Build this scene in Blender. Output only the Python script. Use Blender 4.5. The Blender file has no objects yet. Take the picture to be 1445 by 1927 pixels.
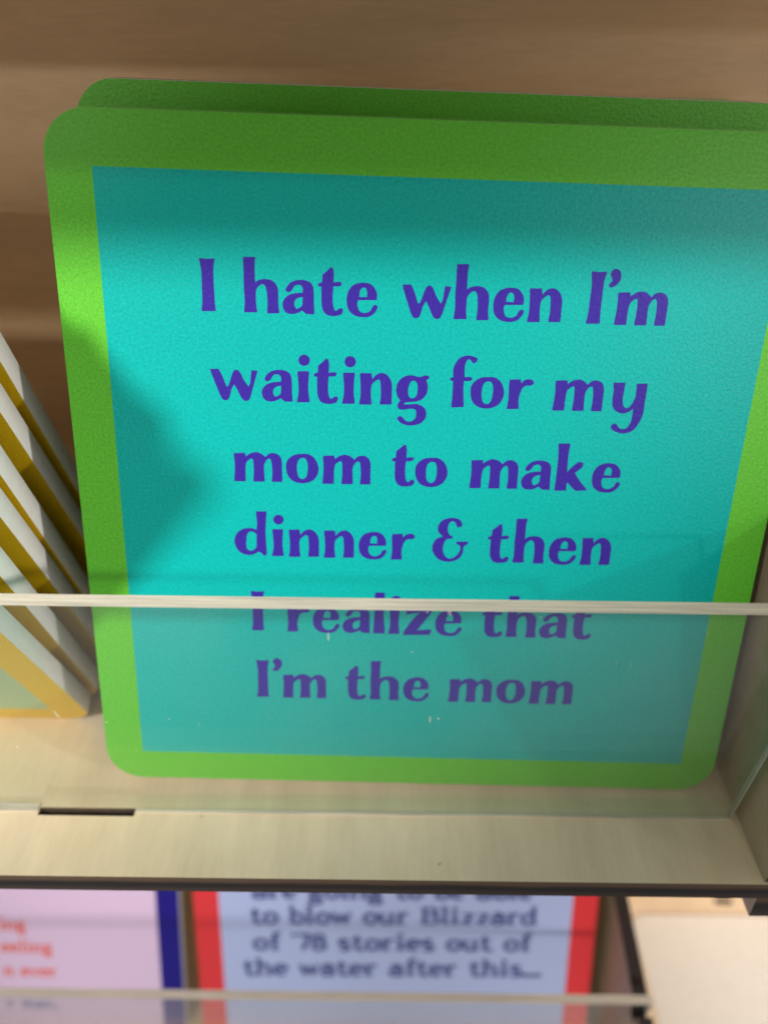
import bpy, bmesh, math, random
from mathutils import Vector, Matrix, Euler
from mathutils.geometry import tessellate_polygon

random.seed(7)
K = 0.001                      # the scene is measured in millimetres, built in metres
scene = bpy.context.scene
COL = scene.collection
R = math.radians

# ------------------------------------------------------------------ camera
cam_data = bpy.data.cameras.new('camera')
cam = bpy.data.objects.new('camera', cam_data)
COL.objects.link(cam)
CAM = Vector((-5.363, -90.629, 113.158)) * K
PITCH, YAW, ROLL = R(32.86), R(0.09), R(0.79)
fw = Vector((math.sin(YAW) * math.cos(PITCH), math.cos(YAW) * math.cos(PITCH), -math.sin(PITCH)))
r0 = Vector((math.cos(YAW), -math.sin(YAW), 0))
u0 = r0.cross(fw)
rr = r0 * math.cos(ROLL) + u0 * math.sin(ROLL)
uu = -r0 * math.sin(ROLL) + u0 * math.cos(ROLL)
cam.matrix_world = Matrix(((rr.x, uu.x, -fw.x, CAM.x), (rr.y, uu.y, -fw.y, CAM.y),
                           (rr.z, uu.z, -fw.z, CAM.z), (0, 0, 0, 1)))
cam_data.sensor_fit = 'HORIZONTAL'
cam_data.sensor_width = 36
cam_data.lens = 1530 / 1445 * 36
cam_data.clip_start = 0.005
cam_data.clip_end = 20
cam_data.dof.use_dof = True
cam_data.dof.focus_distance = 0.1115
cam_data.dof.aperture_fstop = 14.5
scene.camera = cam

# ------------------------------------------------------------------ ambient shop light
world = bpy.data.worlds.new('World')
scene.world = world
world.use_nodes = True
bg = world.node_tree.nodes['Background']
bg.inputs['Color'].default_value = (1.0, 0.95, 0.88, 1)
bg.inputs['Strength'].default_value = 0.385

# ------------------------------------------------------------------ spot lamps: a main shop lamp, plus added ones


def spot(name, loc, target, half_mm, power, blend, radius, color=(1, 0.97, 0.92)):
    ld = bpy.data.lights.new(name, 'SPOT')
    ld.energy = power
    ld.color = color
    ld.shadow_soft_size = radius
    o = bpy.data.objects.new(name, ld)
    COL.objects.link(o)
    t = Vector(target) * K
    o.location = Vector(loc) * K
    d = o.location - t
    ld.spot_size = 2 * math.atan(half_mm * K / d.length)
    ld.spot_blend = blend
    o.rotation_euler = d.to_track_quat('Z', 'Y').to_euler()
    return o


# the main lamp rakes the upper tier from the front left, two added lamps pick out the tier below,
# an added fill reaches the yellow stack and weaker ones put a sheen on the upper corners of the coasters
spot('spot_light', (-288, -350, 359), (-84.4, 134.4, 105.7), 199, 10.9, 0.06, 0.028, (1, 0.97, 0.90))  # beam edge placed to imitate an unseen phone's shadow at lower right
spot('spot_light', (-112, -435, 95), (-60, 20, -114), 98, 5.6, 0.6, 0.05)  # added to light the lower tier, which the main beam misses
spot('spot_light', (190, -1300, 560), (112, 30, -122), 75, 115, 0.4, 0.06)  # added to brighten the card and the right of the lower tier
spot('spot_light', (1500, -900, 560), (-112, 0, 30), 88, 70, 0.6, 0.04, (1, 0.95, 0.86))  # added fill that brightens the white edges of the yellow stack
spot('spot_light', (655, -1330, 310), (62, 18, 72), 58, 12, 0.8, 0.03)
spot('spot_light', (-590, -1330, 410), (-72, 35, 128), 46, 10, 0.25, 0.014)

scene.view_settings.view_transform = 'Standard'
scene.view_settings.look = 'None'
scene.view_settings.exposure = 0
scene.view_settings.gamma = 1
scene.render.engine = 'CYCLES'

# ------------------------------------------------------------------ materials
def new_mat(name):
    m = bpy.data.materials.new(name)
    m.use_nodes = True
    nt = m.node_tree
    return m, nt, nt.nodes['Principled BSDF'], nt.nodes, nt.links


def texco(nt, scale, rot=(0, 0, 0)):
    tc = nt.nodes.new('ShaderNodeTexCoord')
    mp = nt.nodes.new('ShaderNodeMapping')
    mp.inputs['Scale'].default_value = scale
    mp.inputs['Rotation'].default_value = rot
    nt.links.new(tc.outputs['Object'], mp.inputs['Vector'])
    return mp.outputs['Vector']


def noise(nt, vec, scale, detail=3, rough=0.55):
    n = nt.nodes.new('ShaderNodeTexNoise')
    n.inputs['Scale'].default_value = scale
    n.inputs['Detail'].default_value = detail
    n.inputs['Roughness'].default_value = rough
    nt.links.new(vec, n.inputs['Vector'])
    return n.outputs['Fac']


def ramp(nt, fac, stops):
    r = nt.nodes.new('ShaderNodeValToRGB')
    els = r.color_ramp.elements
    while len(els) < len(stops):
        els.new(0.5)
    for e, (pos, c) in zip(els, stops):
        e.position = pos
        e.color = (*c, 1) if len(c) == 3 else c
    nt.links.new(fac, r.inputs['Fac'])
    return r.outputs['Color']


def mixc(nt, fac, a, b, mode='MIX'):
    m = nt.nodes.new('ShaderNodeMix')
    m.data_type = 'RGBA'
    m.blend_type = mode
    for sock, v in ((m.inputs[0], fac), (m.inputs[6], a), (m.inputs[7], b)):
        if hasattr(v, 'is_output'):
            nt.links.new(v, sock)
        elif isinstance(v, (int, float)):
            sock.default_value = v
        else:
            sock.default_value = (*v, 1)
    return m.outputs[2]


def bump(nt, height, strength, dist=0.0001):
    b = nt.nodes.new('ShaderNodeBump')
    b.inputs['Strength'].default_value = strength
    b.inputs['Distance'].default_value = dist
    nt.links.new(height, b.inputs['Height'])
    return b.outputs['Normal']


def wood(name, light, dark, axis, rough=0.5, spots=True):
    """pale birch-faced plywood, grain running along axis"""
    m, nt, p, N, L = new_mat(name)
    sc = [1.0, 1.0, 1.0]
    sc[axis] = 0.13
    v = texco(nt, sc)
    fine = noise(nt, v, 1500, 4, 0.6)
    broad = noise(nt, v, 160, 3, 0.5)
    c = ramp(nt, fine, [(0.25, dark), (0.62, light)])
    c2 = ramp(nt, broad, [(0.3, tuple(x * 0.80 for x in light)), (0.7, tuple(min(1, x * 1.06) for x in light))])
    c = mixc(nt, 0.55, c, c2)
    if spots:
        vs = texco(nt, (1, 1, 1))
        sp = noise(nt, vs, 620, 1, 0.3)
        c = mixc(nt, ramp(nt, sp, [(0.775, (0, 0, 0)), (0.82, (0.6, 0.6, 0.6))]), c, tuple(x * 0.5 for x in dark))
        cl = noise(nt, vs, 38, 3, 0.6)
        c = mixc(nt, ramp(nt, cl, [(0.35, (0.5, 0.5, 0.5)), (0.7, (0, 0, 0))]), c, mixc(nt, 1.0, c, (0.86, 0.80, 0.70), 'MULTIPLY'))
    L.new(c, p.inputs['Base Color'])
    p.inputs['Roughness'].default_value = rough
    L.new(bump(nt, fine, 0.25), p.inputs['Normal'])
    return m


def burnt_edge(name):
    """laser-cut plywood edge: two brown veneers round a blackened core"""
    m, nt, p, N, L = new_mat(name)
    tc = N.new('ShaderNodeTexCoord')
    sep = N.new('ShaderNodeSeparateXYZ')
    L.new(tc.outputs['Generated'], sep.inputs[0])
    nz = noise(nt, texco(nt, (0.05, 1, 1)), 1800, 3)
    ad = N.new('ShaderNodeMath')
    ad.operation = 'MULTIPLY_ADD'
    ad.inputs[1].default_value = 0.30
    L.new(nz, ad.inputs[0])
    L.new(sep.outputs['Z'], ad.inputs[2])
    c = ramp(nt, ad.outputs[0], [(0.16, (0.050, 0.032, 0.026)), (0.42, (0.030, 0.020, 0.018)), (0.52, (0.010, 0.008, 0.010)),
                                 (0.74, (0.014, 0.010, 0.010)), (0.86, (0.085, 0.050, 0.032)), (1.0, (0.11, 0.068, 0.042))])
    L.new(c, p.inputs['Base Color'])
    p.inputs['Roughness'].default_value = 0.75
    return m


def plain(name, c, rough=0.6, spec=0.4):
    m, nt, p, N, L = new_mat(name)
    v = texco(nt, (1, 1, 1))
    n = noise(nt, v, 700, 4)
    L.new(ramp(nt, n, [(0.3, tuple(x * 0.93 for x in c)), (0.7, c)]), p.inputs['Base Color'])
    p.inputs['Roughness'].default_value = rough
    p.inputs['Specular IOR Level'].default_value = spec
    return m


def printed(name, c, rough=0.33, spec=0.28, grain=0.6):
    """ink under a finely pebbled matt laminate"""
    m, nt, p, N, L = new_mat(name)
    v = texco(nt, (1, 1, 1))
    n = noise(nt, v, 1900, 3, 0.6)
    n2 = noise(nt, v, 2700, 2, 0.5)
    L.new(ramp(nt, n2, [(0.3, tuple(x * 0.84 for x in c)), (0.7, tuple(min(1, x * 1.10) for x in c))]), p.inputs['Base Color'])
    p.inputs['Roughness'].default_value = rough
    p.inputs['Specular IOR Level'].default_value = spec
    L.new(bump(nt, n, grain, 0.00012), p.inputs['Normal'])
    return m


def acrylic(name):
    """clear sheet: lets light straight through, mirrors a little, carries a film painted in for reflections, plus dust specks and a few scratches"""
    m = bpy.data.materials.new(name)
    m.use_nodes = True
    nt = m.node_tree
    nt.nodes.clear()
    N, L = nt.nodes, nt.links
    out = N.new('ShaderNodeOutputMaterial')
    tr = N.new('ShaderNodeBsdfTransparent')
    tr.inputs['Color'].default_value = (0.96, 0.97, 0.965, 1)
    gl = N.new('ShaderNodeBsdfGlossy')
    gl.inputs['Roughness'].default_value = 0.08
    lw = N.new('ShaderNodeLayerWeight')
    lw.inputs['Blend'].default_value = 0.5
    pw = N.new('ShaderNodeMath'); pw.operation = 'POWER'; pw.inputs[1].default_value = 5
    L.new(lw.outputs['Facing'], pw.inputs[0])
    fr = N.new('ShaderNodeMath'); fr.operation = 'MULTIPLY_ADD'
    fr.inputs[1].default_value = 0.95; fr.inputs[2].default_value = 0.04
    L.new(pw.outputs[0], fr.inputs[0])
    m1 = N.new('ShaderNodeMixShader')
    L.new(fr.outputs[0], m1.inputs[0])
    L.new(tr.outputs[0], m1.inputs[1])
    L.new(gl.outputs[0], m1.inputs[2])
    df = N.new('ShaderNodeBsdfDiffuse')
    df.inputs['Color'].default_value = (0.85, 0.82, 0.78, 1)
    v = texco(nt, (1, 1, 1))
    haze = ramp(nt, noise(nt, v, 26, 5, 0.55), [(0.40, (0.001,) * 3), (0.70, (0.026,) * 3)])  # uneven pale haze stands in for the veil of reflections on the sheet
    vo = N.new('ShaderNodeTexVoronoi')
    vo.inputs['Scale'].default_value = 260
    L.new(v, vo.inputs['Vector'])
    speck = ramp(nt, vo.outputs['Distance'], [(0.024, (0.5,) * 3), (0.042, (0, 0, 0))])
    keep = ramp(nt, noise(nt, v, 140, 1), [(0.55, (0, 0, 0)), (0.58, (1, 1, 1))])
    vs = texco(nt, (1, 1, 0.05), (0, R(50), 0))
    scr = ramp(nt, noise(nt, vs, 900, 1, 0.3), [(0.775, (0, 0, 0)), (0.80, (0.35,) * 3)])
    f = mixc(nt, 1.0, haze, mixc(nt, 1.0, speck, keep, 'MULTIPLY'), 'ADD')
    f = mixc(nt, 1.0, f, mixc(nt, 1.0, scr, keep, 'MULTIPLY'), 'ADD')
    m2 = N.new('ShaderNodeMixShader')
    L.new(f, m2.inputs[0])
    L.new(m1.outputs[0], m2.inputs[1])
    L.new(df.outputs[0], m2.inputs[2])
    L.new(m2.outputs[0], out.inputs['Surface'])
    return m


def frosted(name, c):
    """saw-cut acrylic edge: milky, streaked along its length"""
    m, nt, p, N, L = new_mat(name)
    n = noise(nt, texco(nt, (0.03, 1, 1)), 2600, 3)
    L.new(ramp(nt, n, [(0.3, tuple(x * 0.66 for x in c)), (0.65, c)]), p.inputs['Base Color'])
    p.inputs['Roughness'].default_value = 0.3
    p.inputs['Subsurface Weight'].default_value = 0.0
    return m


M = dict(
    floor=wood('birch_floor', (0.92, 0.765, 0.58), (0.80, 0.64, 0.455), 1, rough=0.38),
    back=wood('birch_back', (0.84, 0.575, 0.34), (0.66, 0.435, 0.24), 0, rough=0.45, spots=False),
    side=wood('birch_side_shaded', (0.46, 0.38, 0.27), (0.36, 0.29, 0.195), 1),  # same birch, darkened: the dividers' shade is put into the colour
    edge=burnt_edge('burnt_edge'),
    char=plain('charred_edge', (0.040, 0.030, 0.030), 0.7, 0.3),
    board=plain('grey_white_board', (0.88, 0.88, 0.87), 0.8, 0.2),
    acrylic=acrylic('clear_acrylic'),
    cut=frosted('frosted_acrylic_edge', (0.80, 0.74, 0.63)),
    green=printed('green_print', (0.14, 0.60, 0.045)),
    teal=printed('teal_print', (0.0, 0.50, 0.475)),
    purple=printed('purple_print', (0.048, 0.021, 0.38)),
    yellow=printed('yellow_print', (0.80, 0.53, 0.012)),
    mint=printed('mint_print', (0.40, 0.60, 0.36)),
    pink=printed('pink_print', (0.80, 0.60, 0.85), grain=0.1),
    navy=printed('navy_print', (0.012, 0.006, 0.24), grain=0.1),
    coral=printed('coral_ink', (0.85, 0.17, 0.13), grain=0.1),
    slate=printed('slate_ink', (0.24, 0.25, 0.46), grain=0.1),
    sky=printed('pale_blue_print', (0.46, 0.54, 0.86), grain=0.1),
    red=printed('red_print', (0.78, 0.045, 0.055), grain=0.1),
    ink=printed('indigo_ink', (0.060, 0.075, 0.26), grain=0.1),
    card=plain('cream_card', (0.90, 0.86, 0.80), 0.7, 0.3),
)


# ------------------------------------------------------------------ mesh helpers
def mesh_obj(name, verts, faces, mats, parent=None, idx=None):
    me = bpy.data.meshes.new(name)
    me.from_pydata([tuple(Vector(v) * K) for v in verts], [], faces)
    for m in mats:
        me.materials.append(m)
    if idx:
        for pl, i in zip(me.polygons, idx):
            pl.material_index = i
    me.update()
    o = bpy.data.objects.new(name, me)
    COL.objects.link(o)
    if parent:
        o.parent = parent
    return o


def thing(name, label, cat, group=None, loc=(0, 0, 0)):
    o = bpy.data.objects.new(name, None)
    o.empty_display_size = 0.02
    COL.objects.link(o)
    o.location = Vector(loc) * K
    o['label'] = label
    o['category'] = cat
    if group:
        o['group'] = group
    return o


def box(name, x0, x1, y0, y1, z0, z1, mat, parent=None, front=None):
    v = [(x0, y0, z0), (x1, y0, z0), (x1, y1, z0), (x0, y1, z0), (x0, y0, z1), (x1, y0, z1), (x1, y1, z1), (x0, y1, z1)]
    f = [(0, 3, 2, 1), (4, 5, 6, 7), (0, 1, 5, 4), (1, 2, 6, 5), (2, 3, 7, 6), (3, 0, 4, 7)]
    return mesh_obj(name, v, f, [mat] + ([front] if front else []), parent, [0, 0, 1, 0, 0, 0] if front else None)


def board_with_slots(name, xs, ys, z0, z1, holes, mats, parent):
    """flat board cut by a grid; the cells in holes are open slots; cut faces take the second material"""
    verts, faces, idx, cache = [], [], [], {}

    def vid(x, y, z):
        k = (x, y, z)
        if k not in cache:
            cache[k] = len(verts)
            verts.append(k)
        return cache[k]
    nx, ny = len(xs) - 1, len(ys) - 1
    solid = lambda i, j: 0 <= i < nx and 0 <= j < ny and (i, j) not in holes
    for i in range(nx):
        for j in range(ny):
            if not solid(i, j):
                continue
            a, b, c, d = xs[i], xs[i + 1], ys[j], ys[j + 1]
            faces.append([vid(a, c, z1), vid(b, c, z1), vid(b, d, z1), vid(a, d, z1)]); idx.append(0)
            faces.append([vid(a, d, z0), vid(b, d, z0), vid(b, c, z0), vid(a, c, z0)]); idx.append(0)
            for (di, dj, p, q) in ((-1, 0, (a, d), (a, c)), (1, 0, (b, c), (b, d)), (0, -1, (a, c), (b, c)), (0, 1, (b, d), (a, d))):
                if not solid(i + di, j + dj):
                    faces.append([vid(*p, z0), vid(*q, z0), vid(*q, z1), vid(*p, z1)]); idx.append(1)
    return mesh_obj(name, verts, faces, mats, parent, idx)


def profile(name, pts, x0, x1, mats, parent):
    """side panel: (y, z) outline extruded along x, faces in the first material, cut edge in the second"""
    n = len(pts)
    v = [(x0, y, z) for y, z in pts] + [(x1, y, z) for y, z in pts]
    tris = tessellate_polygon([[Vector((y, z, 0)) for y, z in pts]])
    f, idx = [], []
    for t in tris:
        f.append(tuple(t)); idx.append(0)
        f.append(tuple(n + k for k in reversed(t))); idx.append(0)
    for i in range(n):
        j = (i + 1) % n
        f.append((i, j, n + j, n + i)); idx.append(1)
    o = mesh_obj(name, v, f, mats, parent, idx)
    bm = bmesh.new(); bm.from_mesh(o.data)
    bmesh.ops.recalc_face_normals(bm, faces=bm.faces)
    bm.to_mesh(o.data); bm.free()
    return o


# ------------------------------------------------------------------ the display rack
FZ = -1.67                      # top of the upper shelf
T = 3.6                         # plywood thickness
LZ = -128.3                     # top of the shelf below
rack = thing('display_rack', 'pale plywood display rack with burnt cut edges and clear acrylic lips holding the coasters', 'rack', loc=(0, 54, LZ - T))


def part(o):
    o.parent = rack
    o.matrix_parent_inverse = Matrix.Translation(-rack.location)
    return o


X0, X1 = -185, 185
# shelf the green and yellow coasters stand on, with an empty slot in it
part(board_with_slots('shelf_board', [X0, -61.4, -45.6, X1], [-16.73, -5.95, -4.45, 74], FZ - T, FZ, {(1, 1)}, [M['floor'], M['edge']], None))
# shelf below, with its own slot
part(board_with_slots('shelf_board', [X0, 100.9, 106.4, X1], [0.2, 57.9, 60.0, 92], LZ - T, LZ, {(1, 1)}, [M['floor'], M['edge']], None))
# shelf above, out of the picture: it shades the top of the coasters
part(board_with_slots('shelf_board', [X0, X1], [-34.2, 58], 121.7, 121.7 + T, {}, [M['floor'], M['edge']], None))
part(box('back_panel', X0, X1, 54.7, 58.2, FZ, 121.7, M['back']))
part(box('back_panel', X0, X1, 74, 77.5, LZ, FZ - T - .01, M['back']))
# dividers: front edge raked like the acrylic, top edge falling to the front
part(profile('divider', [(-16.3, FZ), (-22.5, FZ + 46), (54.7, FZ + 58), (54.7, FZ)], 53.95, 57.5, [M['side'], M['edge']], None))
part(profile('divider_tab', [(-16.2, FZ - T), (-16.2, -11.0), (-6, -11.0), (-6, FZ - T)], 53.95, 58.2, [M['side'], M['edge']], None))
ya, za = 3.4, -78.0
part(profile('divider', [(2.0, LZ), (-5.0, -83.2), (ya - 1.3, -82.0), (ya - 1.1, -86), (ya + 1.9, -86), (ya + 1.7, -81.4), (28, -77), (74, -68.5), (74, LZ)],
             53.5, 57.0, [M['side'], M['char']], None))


def lip(y0, z0, xr, gaps, lean=8.76, h=50.92, t=1.852):
    """acrylic sheet standing on a shelf and leaning out; its sawn edges are strips of their own"""
    s, c = math.sin(R(lean)), math.cos(R(lean))
    P = lambda a, b: (y0 - a * s + b * c, z0 + a * c + b * s)       # a up the sheet, b through it
    def slab(name, xa, xb, a0, a1, b0, b1, mat, parent):
        v = []
        for x in (xa, xb):
            for a, b in ((a0, b0), (a0, b1), (a1, b1), (a1, b0)):
                v.append((x, *P(a, b)))
        f = [(0, 1, 2, 3), (7, 6, 5, 4), (0, 4, 5, 1), (1, 5, 6, 2), (2, 6, 7, 3), (3, 7, 4, 0)]
        return mesh_obj(name, v, f, [mat], parent)
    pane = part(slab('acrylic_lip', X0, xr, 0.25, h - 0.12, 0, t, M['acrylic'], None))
    def sub(o):
        o.parent = pane
    sub(slab('top_edge', X0, xr, h - 0.12, h, 0, t, M['cut'], None))
    sub(slab('side_edge', xr, xr + 0.12, 0.25, h, 0, t * 0.55, M['cut'], None))
    xs = [X0] + [g for gap in gaps for g in gap] + [xr]
    for a, b in zip(xs[::2], xs[1::2]):
        sub(slab('bottom_edge', a, b, 0, 0.25, 0, 1.3 if a == X0 else 0.5, M['cut'], None))
    return pane


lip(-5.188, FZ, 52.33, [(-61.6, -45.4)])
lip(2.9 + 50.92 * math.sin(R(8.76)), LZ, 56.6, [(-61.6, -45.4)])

# ------------------------------------------------------------------ lettering
GLYPHS = {
 'I': ['0,6.76c 0.99,6.68 1.99,6.77c 1.78,5.7 1.73,4.1 1.75,2.2 1.78,1.05 1.86,0.03c 0.01,-0.03c 0.19,1.19 0.22,3.1 0.24,4.99 0.15,5.83'],
 'h': ['0.05,7.08c 1.6,7.13c 1.48,6.12 1.48,5.18 1.5,3.82c 2.02,4.17 2.9,4.36 3.88,4.13 4.45,3.39 4.56,2.44 4.54,1.29 4.69,0.01c 3.1,-0.04c 3.19,1.24 3.12,2.59 2.94,3.44 2.55,3.76 2.01,3.5 1.62,2.92 1.56,1.86 1.58,0.9 1.71,0.05c 0,-0c 0.14,1.34 0.06,3.25 0.09,5.14'],
 'a': ['0.42,3.02 0.62,3.54 1.24,4.12 2.36,4.39 3.38,4.24 3.93,3.75 4.09,2.72 4.11,1.38 4.2,0.02c 3.12,0.04c 2.56,0.49c 1.99,0.16 1.16,-0.03 0.34,0.21 0,0.93 0.09,1.66 0.69,2.31 1.62,2.64 2.66,2.73c 2.7,3.3 2.5,3.7 2.05,3.84 1.54,3.67 1.22,3.15 0.81,2.83',
      '2.69,2.26c 1.92,2.09 1.5,1.6 1.49,1.08 1.79,0.62 2.31,0.8 2.64,1.12c'],
 't': ['1.89,6.07c 1.99,5.42 1.96,4.19c 2.84,4.31 3.06,4.11 2.85,3.84 1.96,3.76c 1.88,2.85 1.89,1.7 2.1,0.74 2.4,0.51 2.89,0.86 3.24,0.8 3.12,0.19 2.6,-0.04 1.81,-0.12 1.01,0.12 0.56,0.89 0.45,2.04 0.44,3.71c 0.08,3.7 0,3.92 0.2,4.11 0.52,4.19c 0.58,5.2c 1.16,5.67 1.6,6.14c'],
 'e': ['3.95,2.18c 1.48,2.1c 1.34,1.57 1.66,0.61 2.36,0.34 3.15,0.61 3.62,1.37 3.97,1.44 4.08,1.12 3.75,0.53 3.17,0.03 2.27,-0.13 1.08,0.06 0.27,0.76 0,1.91 0.13,2.97 0.7,3.85 1.48,4.2 2.26,4.3 3.15,4.12 3.76,3.47 3.98,2.81',
      '1.6,2.44c 1.65,3.11 1.89,3.6 2.23,3.75 2.58,3.57 2.74,3.05 2.7,2.43c'],
 'w': ['0,4.23c 1.14,4.27c 1.56,3.41 2.16,1.78c 2.48,2 3.04,3.56 3.28,4.06 3.67,4.22 4.07,3.9 4.55,2.89 5.24,1.88c 5.51,2.4 5.64,3.54 5.75,4.21c 6.51,4.16c 6.19,3.15 5.74,1.58 5.3,0.21 4.88,-0.06 4.37,0.18 3.79,1.31 3.25,2.28c 2.88,1.7 2.42,0.23 2,-0.05 1.54,0.15 0.84,1.84'],
 'n': ['0.01,4.29c 1.59,4.34c 1.69,3.42c 2.21,4.05 3.01,4.41 3.84,4.06 4.39,3.09 4.46,1.75 4.48,0.07c 2.89,0.02c 3.02,1.07 2.96,2.74 2.84,3.35 2.58,3.57 2.03,3.23 1.61,2.69 1.54,1.44 1.68,-0.02c 0,-0.07c 0.18,1.19 0.14,2.85'],
 "'": ['0.03,6.73 0.32,7.07 0.71,7.15 1.19,6.86 1.36,6.31 1.29,5.74 0.88,5.15 0.33,4.85 0.02,4.94 0,5.22 0.32,5.61 0.21,6.08 0.01,6.45'],
 'm': ['0.05,4.12c 1.65,4.22c 1.71,3.65c 2.43,4.16 3.22,4.37 3.97,4.14 4.55,3.64c 5.1,4.17 5.8,4.3 6.52,3.96 6.85,3.24 6.88,1.99 6.92,0.04c 5.46,-0c 5.56,1.32 5.48,2.78 5.32,3.4 5.03,3.52 4.61,3.17 4.32,2.54 4.29,1.49 4.37,0.02c 2.76,-0.04c 2.87,1.24 2.85,2.7 2.79,3.27 2.61,3.47 2.22,3.3 1.76,2.82 1.61,1.83 1.61,-0.02c 0,-0.07c 0.14,1.57 0.15,2.82'],
 'i': ['0.09,4.28c 1.67,4.33c 1.57,3.25 1.54,1.59 1.74,0.02c 0,-0.03c 0.24,1.13 0.25,2.59',
      '1.75,5.89 1.61,5.46 1.25,5.18 0.8,5.17 0.43,5.42 0.29,5.85 0.42,6.28 0.78,6.56 1.23,6.57 1.6,6.32'],
 'g': ['3.77,4.24 4.44,4.23c 4.4,3.89c 4.06,3.65c 4.3,2.84 4.23,1.9 3.72,1.05 2.87,0.65 1.63,0.48 1.12,0.33 1.03,0.07c 1.86,0.09 2.89,0.18 3.84,-0.21 4.27,-0.94 4.13,-1.9 3.43,-2.57 2.19,-2.87 1.14,-2.69 0.45,-2.23 0.33,-1.86 0.73,-1.64 1.11,-1.95 1.55,-2.36 2.28,-2.34 2.83,-1.89 2.95,-1.19 2.77,-0.56 2.09,-0.43 0.85,-0.63 0.38,-0.43 0.3,0.1 0.64,0.63c 0.21,1.25 0,2.08 0.19,3.12 0.87,3.91 1.88,4.22 2.7,4.08 3.32,4.04',
      '2.42,3.55 2.85,3.2 2.99,2.28 2.83,1.33 2.23,0.95 1.75,1.24 1.57,2.02 1.73,2.96 2.02,3.44'],
 'f': ['3.55,6.85c 3.43,6.45 3.04,6.18c 2.7,6.62 2.34,6.77 2.01,6.4 1.85,5.68 1.9,4.2c 2.77,4.23 2.99,4.03 2.75,3.78 1.86,3.71c 1.85,2.59 2.08,0.03c 0.37,-0.08c 0.47,1.71 0.43,3.69c 0.09,3.73 0,3.96 0.44,4.18c 0.35,5.23 0.6,6.05 1.16,6.83 2.05,7.19 2.97,7.09'],
 'o': ['2.25,4.3 3.17,4.28 4.04,3.69 4.55,2.56 4.53,1.52 3.99,0.56 3.1,0.05 2.17,-0.08 1.12,0.15 0.34,0.86 0,2 0.08,3.05 0.64,3.79 1.43,4.21',
      '2.39,3.79 2.81,3.65 3.09,2.93 3.12,2.1 3.01,1.16 2.64,0.57 2.13,0.5 1.68,0.9 1.5,1.74 1.5,2.68 1.7,3.41 1.99,3.68'],
 'r': ['0.05,4.04c 1.53,4.14c 1.69,3.53c 2.11,4.01 2.81,4.2 3.29,3.99 3.38,3.63 3.04,3.38 2.38,3.34 1.9,2.96 1.61,2.17 1.48,1.33 1.63,0.02c 0,-0.08c 0.14,1.29 0.07,2.65'],
 'y': ['0,4.07c 1.64,4.13c 1.57,2.79 1.55,1.75 1.77,0.91 2.25,0.51 2.82,0.84 3.3,1.91 3.37,2.85 3.3,4.04c 4.73,4.12c 4.76,2.9 4.72,1.43 4.73,-0.05 4.39,-1.34 3.62,-2.6 2.53,-3.07 1.46,-2.94 0.73,-2.58 0.46,-2.16 0.88,-1.77 1.21,-1.87 1.54,-2.34 2.14,-2.54 2.84,-2.25 3.26,-1.16 3.27,0.64c 2.72,0.1 1.92,-0.19 0.95,0.09 0.34,0.76 0.18,1.91 0.2,2.96'],
 'k': ['0,7.01c 1.67,7.07c 1.56,5.83 1.57,4.4 1.65,2.73c 2.6,3.82 3.28,4.34 3.89,4.19c 3.7,3.57 2.78,2.71c 3.5,1.66 4.87,0.11c 3.26,0c 2.66,0.5 1.87,1.32c 1.76,0.81 1.8,-0.01c 0.13,-0.06c 0.2,1.33 0.22,3.58 0.17,5.46'],
 'd': ['3.29,7.05c 4.81,7.1c 4.67,5.4 4.58,3.63 4.66,1.84 4.72,0.16c 4.35,-0.03c 3.86,0.5 3.48,0.66c 2.86,0.22 1.86,0.05 0.88,0.4 0.24,1.23 0,2.3 0.42,3.5 1.32,4.18 2.41,4.37 3.34,4.12c 3.42,5.36',
      '3.32,3.47c 2.94,3.76 2.4,3.89 1.9,3.49 1.7,2.35 1.73,1.15 2.21,0.69 2.76,0.82 3.27,1.32c'],
 '&': ['4.13,6.11 4.09,5.65 3.53,5.48c 3.2,6.23 2.62,6.44 2.15,5.89 2.07,4.97 2.4,4.21 2.99,3.92c 2.72,3.68 2.01,3.5 1.62,2.79 1.54,1.69 1.89,0.76 2.64,0.31 3.49,0.65 4.14,1.62 4.12,2.48 3.49,2.85c 3.61,3.13c 5.26,3.18c 5.15,2.77 4.66,2.49 4.53,1.31 3.94,0.35 2.67,-0.13 1.2,0.11 0.2,1.18 0,2.27 0.44,3.38 1.48,3.95c 0.8,4.62 0.68,5.54 1.26,6.48 2.52,6.9 3.66,6.71'],
 'l': ['0.1,7.06c 1.59,7.1c 1.5,5.1 1.54,2.82 1.8,-0c 0,0.02c 0.12,2.77 0.14,5.07'],
 'z': ['0.36,4.41c 4.34,4.53c 4.21,3.89 3.16,2.26 2.09,0.67c 3.46,0.84 4.42,0.92c 4.19,0c 0,-0.13c 0.25,0.61 1.53,2.73 2.55,3.83c 1.26,3.69 0.4,3.41c'],
}
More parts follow.
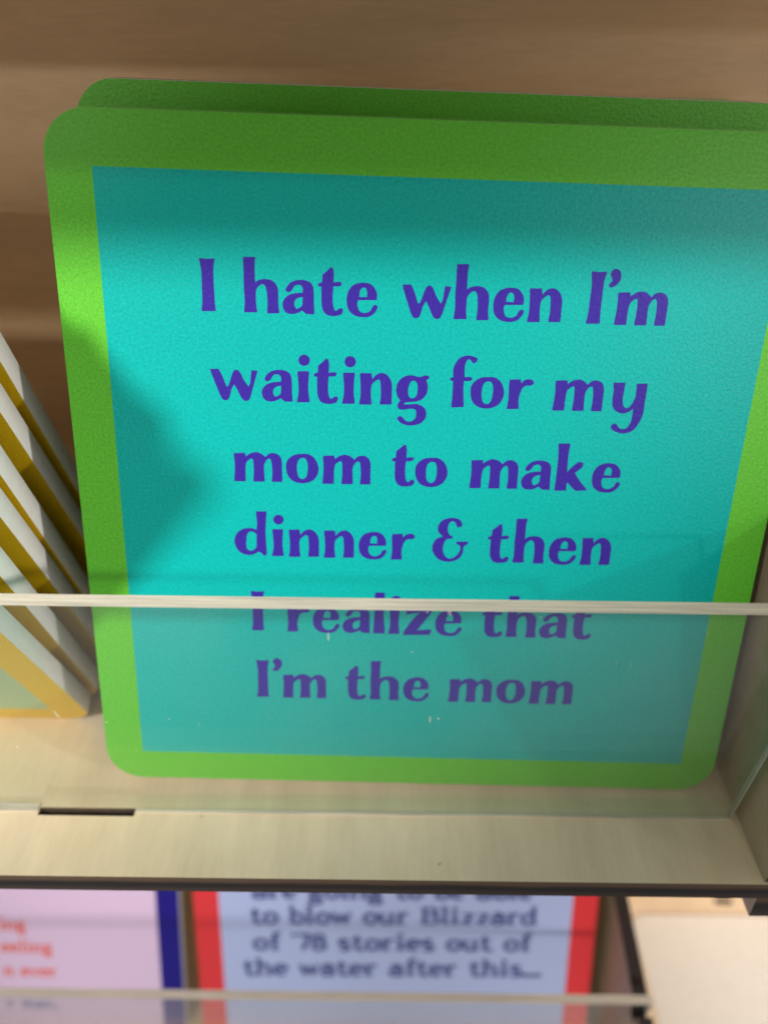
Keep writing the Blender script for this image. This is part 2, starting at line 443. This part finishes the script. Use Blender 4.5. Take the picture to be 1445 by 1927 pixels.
WORDS = [('I', -31.72, -29.58, 77.28), ('hate', -25.98, -8.03, 77.28), ('when', -4.79, 16.81, 77.28), ('I', 20.29, 23.03, 77.28), ("'", 22.88, 24.48, 77.28), ('m', 24.14, 31.14, 77.28), ('waiting', -30.92, -0.57, 65.15), ('f', 2.38, 6.14, 65.15), ('or', 5.35, 14.04, 65.15), ('my', 17.03, 29.97, 65.15), ('mom', -28.08, -8.32, 53.2), ('to', -5.26, 2.81, 53.2), ('make', 6.13, 28.06, 53.2), ('dinner', -28.35, -1.44, 41.41), ('&', 1.28, 6.66, 41.41), ('then', 9.51, 28.19, 41.41), ('I', -26.14, -24.16, 28.62), ('realize', -20.59, 6.57, 28.62), ('that', 9.65, 26.89, 28.62), ('I', -25.6, -23.6, 16.47), ("'", -22.94, -21.38, 16.47), ('m', -21.43, -14.56, 16.47), ('the', -11.42, 2.08, 16.47), ('mom', 5.26, 25.3, 16.47)]



def spline(txt):
    """contour 'x,y x,yc ...' to a polygon: smooth through plain points, sharp at points marked c"""
    pts = []
    for t in txt.split():
        a, b = t.rstrip('c').split(',')
        pts.append((Vector((float(a), float(b))), t.endswith('c')))
    n, out = len(pts), []
    for i in range(n):
        p0, p1, p2, p3 = pts[i - 1][0], pts[i][0], pts[(i + 1) % n][0], pts[(i + 2) % n][0]
        c1, c2 = pts[i][1], pts[(i + 1) % n][1]
        out.append(p1)
        if c1 and c2:
            continue
        d = (p2 - p1).length
        def tan(a, b, m):
            v = b - a
            return v.normalized() * d if v.length else Vector((0, 0))
        t1 = (p2 - p1) if c1 else tan(p0, p2, p1)
        t2 = (p2 - p1) if c2 else tan(p1, p3, p2)
        for k in (1, 2, 3, 4):
            s = k / 5
            h = (2*s**3 - 3*s**2 + 1, s**3 - 2*s**2 + s, -2*s**3 + 3*s**2, s**3 - s**2)
            out.append(p1 * h[0] + t1 * h[1] + p2 * h[2] + t2 * h[3])
    return out


def inside(p, poly):
    r, j = False, len(poly) - 1
    for i in range(len(poly)):
        a, b = poly[i], poly[j]
        if (a.y > p.y) != (b.y > p.y) and p.x < (b.x - a.x) * (p.y - a.y) / (b.y - a.y) + a.x:
            r = not r
        j = i
    return r


def glyph_mesh(contours):
    """list of polygons -> (2D verts, triangles); a contour lying in another is its hole"""
    V, F = [], []
    polys = [spline(c) for c in contours]
    outer = [p for p in polys if not any(q is not p and inside(p[0], q) for q in polys)]
    fat = []
    for p in polys:                         # ink spread: strokes grow a hair
        n = len(p)
        area = sum(p[i - 1].x * p[i].y - p[i].x * p[i - 1].y for i in range(n))
        sg = (1 if area > 0 else -1) * (1 if any(p is o for o in outer) else -1) * 0.05
        q = []
        for i in range(n):
            t = (p[(i + 1) % n] - p[i - 1])
            t = t.normalized() if t.length else Vector((1, 0))
            q.append(p[i] + Vector((t.y, -t.x)) * sg)
        fat.append(q)
    outer = [f for f, p in zip(fat, polys) if any(p is o for o in outer)]
    polys = fat
    for o in outer:
        hs = [p for p in polys if p is not o and inside(p[0], o)]
        grp = [[Vector((q.x, q.y, 0)) for q in g] for g in [o] + hs]
        b = len(V)
        for g in grp:
            V += [(q.x, q.y) for q in g]
        F += [tuple(b + k for k in t) for t in tessellate_polygon(grp)]
    return V, F


GM = {g: glyph_mesh(c) for g, c in GLYPHS.items()}
GW = {g: max(v[0] for v in GM[g][0]) for g in GM}


def add_flat(V, F, verts, tris, y):
    b = len(V)
    V += [(x, y, z) for x, z in verts]
    for t in tris:
        a, c, d = (Vector(verts[k]) for k in t)
        cr = (c - a).x * (d - a).y - (c - a).y * (d - a).x
        F.append(tuple(b + k for k in (t if cr > 0 else t[::-1])))


# typewriter-like slab letters, x-height 1: L = straight stroke, l = thin serif, A = arc (cx cy rx ry from to)
SLAB = {
 'a': (1.0, 'A.45,.28,.33,.27,0,360 L.78,0,.78,.65 A.48,.63,.30,.30,0,160 l.7,.06,.98,.06'),
 'b': (1.0, 'L.2,0,.2,1.5 A.55,.45,.35,.42,0,360 l0,1.44,.25,1.44'),
 'd': (1.02, 'L.8,0,.8,1.5 A.45,.45,.35,.42,0,360 l.58,1.44,.8,1.44 l.8,.06,1.02,.06'),
 'e': (.95, 'l.12,.5,.86,.5 A.48,.47,.38,.42,0,312'),
 'f': (.72, 'L.35,0,.35,1.2 A.6,1.2,.25,.25,55,180 l.05,.9,.72,.9 l.1,.06,.64,.06'),
 'g': (.98, 'A.42,.6,.3,.33,0,360 A.45,-.18,.36,.25,0,360 l.62,.86,.95,.96'),
 'h': (1.12, 'L.22,0,.22,1.5 l0,1.44,.22,1.44 l0,.06,.46,.06 A.54,.58,.3,.34,0,180 L.84,.58,.84,0 l.64,.06,1.08,.06'),
 'i': (.64, 'L.3,0,.3,.92 l.04,.87,.3,.87 l.02,.06,.6,.06 A.3,1.28,.05,.05,0,360'),
 'l': (.64, 'L.3,0,.3,1.5 l.04,1.44,.3,1.44 l.02,.06,.6,.06'),
 'm': (1.36, 'L.2,0,.2,.92 l0,.87,.2,.87 l0,.06,.4,.06 A.42,.6,.22,.3,0,180 L.64,.6,.64,0 A.86,.6,.22,.3,0,180 L1.08,.6,1.08,0 l.96,.06,1.3,.06'),
 'n': (1.12, 'L.22,0,.22,.92 l0,.87,.22,.87 l0,.06,.46,.06 A.54,.58,.3,.32,0,180 L.84,.58,.84,0 l.64,.06,1.08,.06'),
 'o': (.98, 'A.49,.46,.37,.42,0,360'),
 'r': (.9, 'L.25,0,.25,.92 l0,.87,.25,.87 l0,.06,.56,.06 A.58,.52,.3,.36,50,170'),
 's': (.86, 'A.42,.67,.27,.22,30,270 A.42,.23,.3,.22,-150,90'),
 't': (.82, 'L.32,.2,.32,1.25 l.02,.9,.72,.9 A.57,.25,.25,.22,180,330'),
 'u': (1.08, 'L.2,.92,.2,.35 A.5,.35,.3,.32,180,360 L.8,0,.8,.92 l0,.87,.2,.87 l.58,.87,.8,.87 l.8,.06,1.04,.06'),
 'v': (1.0, 'L.12,.9,.48,0 l.48,0,.86,.9 l0,.87,.3,.87 l.68,.87,.98,.87'),
 'w': (1.34, 'L.14,.9,.4,0 l.4,0,.66,.86 L.66,.86,.92,0 l.92,0,1.18,.9 l0,.87,.3,.87 l1.02,.87,1.32,.87'),
 'z': (.94, 'l.1,.86,.82,.86 L.80,.84,.14,.08 l.1,.06,.85,.06'),
 'B': (1.22, 'L.25,0,.25,1.4 l.02,1.34,.7,1.34 l.02,.06,.75,.06 l.25,.74,.7,.74 A.68,1.05,.3,.29,-90,90 A.72,.4,.36,.34,-90,90'),
 '7': (.92, 'L.08,1.30,.84,1.30 L.82,1.3,.36,0'),
 '8': (.92, 'A.45,1.02,.29,.29,0,360 A.45,.37,.36,.35,0,360'),
 "'": (.34, 'L.15,1.45,.13,1.12'),
 '.': (.40, 'A.18,.08,.05,.05,0,360'),
 ' ': (.66, ''),
}


def slab_line(V, F, text, ul, ur, v, xh, y):
    """set one line between ul and ur with its baseline at v"""
    tot = sum(SLAB[c][0] for c in text)
    sx = (ur - ul) / tot
    x, k = ul, 0
    for ch in text:
        w, src = SLAB[ch]
        for s in src.split():
            q = [float(a) for a in s[1:].split(',')]
            half = (0.105 if s[0] == 'l' else 0.15)
            if s[0] == 'A':
                cx, cy, rx, ry, a0, a1 = q
                n = max(4, int(abs(a1 - a0) / 20))
                pts = [Vector((cx + rx * math.cos(R(a0 + (a1 - a0) * i / n)), cy + ry * math.sin(R(a0 + (a1 - a0) * i / n)))) for i in range(n + 1)]
            else:
                pts = [Vector(q[:2]), Vector(q[2:])]
            vs, tr = [], []
            for i, p in enumerate(pts):
                d = (pts[min(i + 1, len(pts) - 1)] - pts[max(i - 1, 0)]).normalized()
                if s[0] == 'A' and abs(q[5] - q[4]) == 360 and i in (0, len(pts) - 1):
                    d = Vector((0, 1)) if q[2] else d
                nrm = Vector((-d.y, d.x)) * half
                for e in (p + nrm, p - nrm):
                    vs.append((x + e.x * sx, v + e.y * xh))
                if i:
                    b = 2 * i
                    tr += [(b - 2, b - 1, b + 1), (b - 2, b + 1, b)]
            add_flat(V, F, vs, tr, y - 0.0006 * k)
            k = (k + 1) % 9
        x += w * sx


# ------------------------------------------------------------------ coasters
S, CT = 101.6, 3.5


def rrect(x0, x1, z0, z1, r, n=10):
    out = []
    for cx, cz, a in ((x1 - r, z0 + r, -90), (x1 - r, z1 - r, 0), (x0 + r, z1 - r, 90), (x0 + r, z0 + r, 180)):
        for i in range(n + 1):
            t = R(a + 90 * i / n)
            out.append((cx + r * math.cos(t), cz + r * math.sin(t)))
    return out


def coaster_meshes(border, panel, inset, board='board', radius=5.8):
    """board with softened rims, printed border ring, printed panel; local x across, z up, front face at y = 0"""
    h = S / 2
    e = 0.1
    loops = []
    for y, ins in ((0.03, e), (0.03 + e, 0), (CT - e, 0), (CT, e)):
        loops.append([(x, y, z) for x, z in rrect(-h + ins, h - ins, ins, S - ins, radius - ins)])
    n = len(loops[0])
    v = sum(loops, [])
    f = [tuple(range(n)), tuple(3 * n + k for k in reversed(range(n)))]
    for l in range(3):
        for i in range(n):
            j = (i + 1) % n
            f.append((l * n + j, l * n + i, (l + 1) * n + i, (l + 1) * n + j))
    b = mesh_obj('board', v, f, [M[board]])
    for pl in b.data.polygons[2:]:
        pl.use_smooth = True
    l, r, t, bt = inset
    outer = rrect(-h + 0.03, h - 0.03, 0.03, S - 0.03, radius - 0.03)
    inner = [(-h + l, bt), (h - r, bt), (h - r, S - t), (-h + l, S - t)]
    tris = tessellate_polygon([[Vector((x, z, 0)) for x, z in outer], [Vector((x, z, 0)) for x, z in inner]])
    V, F = [], []
    add_flat(V, F, outer + inner, tris, 0.0)
    ring = mesh_obj('printed_border', V, F, [M[border]])
    V, F = [], []
    add_flat(V, F, inner, [(0, 1, 2), (0, 2, 3)], 0.0)
    pan = mesh_obj('printed_panel', V, F, [M[panel]])
    return [b, ring, pan]


def place(root, parts, x, y, z, lean, rho=0, psi=0):
    root.location = Vector((x, y, z)) * K
    root.rotation_mode = 'YXZ'
    root.rotation_euler = (R(-lean), R(-rho), R(psi))
    for p in parts:
        p.parent = root


def copies(parts, keep=3):
    out = []
    for p in parts[:keep]:
        c = p.copy()
        COL.objects.link(c)
        out.append(c)
    return out


# --- the green and teal coaster with the joke
gp = coaster_meshes('green', 'teal', (6.0, 5.8, 6.77, 5.3))
V, F = [], []
for word, ul, ur, base in WORDS:
    gap = (ur - ul - sum(GW[c] for c in word)) / max(1, len(word) - 1)
    x = ul
    for c in word:
        vs, tr = GM[c]
        add_flat(V, F, [(x + a, base + b) for a, b in vs], tr, -0.012)
        x += GW[c] + gap
letters = mesh_obj('lettering', V, F, [M['purple']])
letters['label'] = 'purple lettering reading I hate when I\'m waiting for my mom to make dinner & then I realize that I\'m the mom'
front = thing('coaster', 'green bordered teal coaster with purple joke lettering, leaning at the front of its stack', 'coaster', 'green bordered coasters')
place(front, gp + [letters], 0, 0, 0, 12.07, -1.26, 0.47)
rear = thing('coaster', 'green bordered coaster standing tallest behind the lettered one, against the wooden back', 'coaster', 'green bordered coasters')
place(rear, copies(gp), -0.5, 30.3, FZ + CT * math.sin(R(3)) + 1.3, 3.0, -1.26, 0.2)
for label, x, y, lean, rho, up in (('green bordered coaster tucked directly behind the lettered one', 0.2, 4.0, 14.6, -1.26, 0.95),
                                   ('green bordered coaster leaning on the wooden back behind the tallest one', 1.0, 34.4, 9.2, -0.3, 0.25)):
    g = thing('coaster', label, 'coaster', 'green bordered coasters')
    place(g, copies(gp), x, y, FZ + CT * math.sin(R(lean)) + up, lean, rho)

# --- the stack of yellow coasters tipped forward onto the acrylic lip
yp = coaster_meshes('yellow', 'mint', (6.0, 6.0, 6.4, 6.0), radius=5.0)
YL = ['yellow bordered coaster with mint centre leaning on the acrylic lip, frontmost of its stack',
      'white edged yellow coaster second in the tipped stack, directly behind the mint centred face',
      'white edged yellow coaster third in the tipped stack counting from the acrylic lip',
      'white edged yellow coaster fourth in the tipped stack counting from the acrylic lip',
      'white edged yellow coaster fifth in the stack, showing the widest yellow strip',
      'white edged yellow coaster hindmost in the tipped stack, next to the dark wooden back']
XR = (-58.4, -58.3, -58.5, -58.3, -58.4, -58.5)
for i, (y, lean) in enumerate(((15.03, 27.3), (20.4, 25.2), (29.0, 25.9), (33.5, 25.3), (44.0, 27.0), (50.2, 26.6))):
    c = thing('coaster', YL[i], 'coaster', 'yellow bordered coasters in a tipped stack')
    place(c, yp if i == 0 else copies(yp), XR[i] - S / 2, y, FZ + .01, -lean)

# --- the shelf below
bp = coaster_meshes('red', 'sky', (6.4, 6.3, 6.4, 6.3))
V, F = [], []
for t, a, b, v in (('are going to be able', -36.0, 34.6, 49.9), ('to blow our Blizzard', -36.8, 35.8, 42.0),
                   ("of '78 stories out of", -36.4, 34.8, 33.6), ('the water after this...', -39.4, 38.1, 25.3)):
    slab_line(V, F, t, a, b, v, 3.7, -0.012)
bl = mesh_obj('lettering', V, F, [M['ink']])
bl['label'] = 'indigo typewriter lettering about telling stories of the blizzard of 78'
lb = thing('coaster', 'red bordered pale blue coaster with indigo lettering on the shelf below', 'coaster', 'coasters on the shelf below')
place(lb, bp + [bl], -0.5, 14.6, LZ + CT * math.sin(R(15.5)) + .35, 15.5, 0.5)
pp = coaster_meshes('navy', 'pink', (5.8, 5.8, 5.8, 5.8))
V, F = [], []
V2, F2 = [], []
pw = lambda t, sx: sum(SLAB[c][0] for c in t) * sx
PX = -106.1                        # middle of the pink coaster
for t, r, v in (('ing', -94.5, 38.5), ('eeling', -88.4, 31.4), ('n ever', -87.8, 23.6)):
    slab_line(V, F, t, r - PX - pw(t, 2.5), r - PX, v, 2.6, -0.012)
slab_line(V2, F2, 'r man.', -88.5 - PX - pw('r man.', 2.5), -88.5 - PX, 12.8, 2.6, -0.012)
l1 = mesh_obj('lettering', V, F, [M['coral']])
l1['label'] = 'coral lettering'
l2 = mesh_obj('lettering', V2, F2, [M['slate']])
l2['label'] = 'grey blue lettering'
pk = thing('coaster', 'pink coaster with navy border and coral lettering on the shelf below', 'coaster', 'coasters on the shelf below')
place(pk, pp + [l1, l2], PX - 0.8, 14.6, LZ + CT * math.sin(R(15.5)) + .8, 15.5, -0.9)

# --- blank card lying on the shelf below, beyond the divider
pts = rrect(73.2, 164, 14.5, 54.0, 4.0)
n = len(pts)
c = thing('blank_card', 'blank cream card with rounded corners lying beyond the divider on the shelf below', 'card', loc=(118, 34, LZ))
v = [(x - 118, y - 34, 0.02) for x, y in pts] + [(x - 118, y - 34, 0.5) for x, y in pts]
mesh_obj('sheet', v, [tuple(reversed(range(n))), tuple(range(n, 2 * n))] + [(i, (i + 1) % n, n + (i + 1) % n, n + i) for i in range(n)], [M['card']], c)
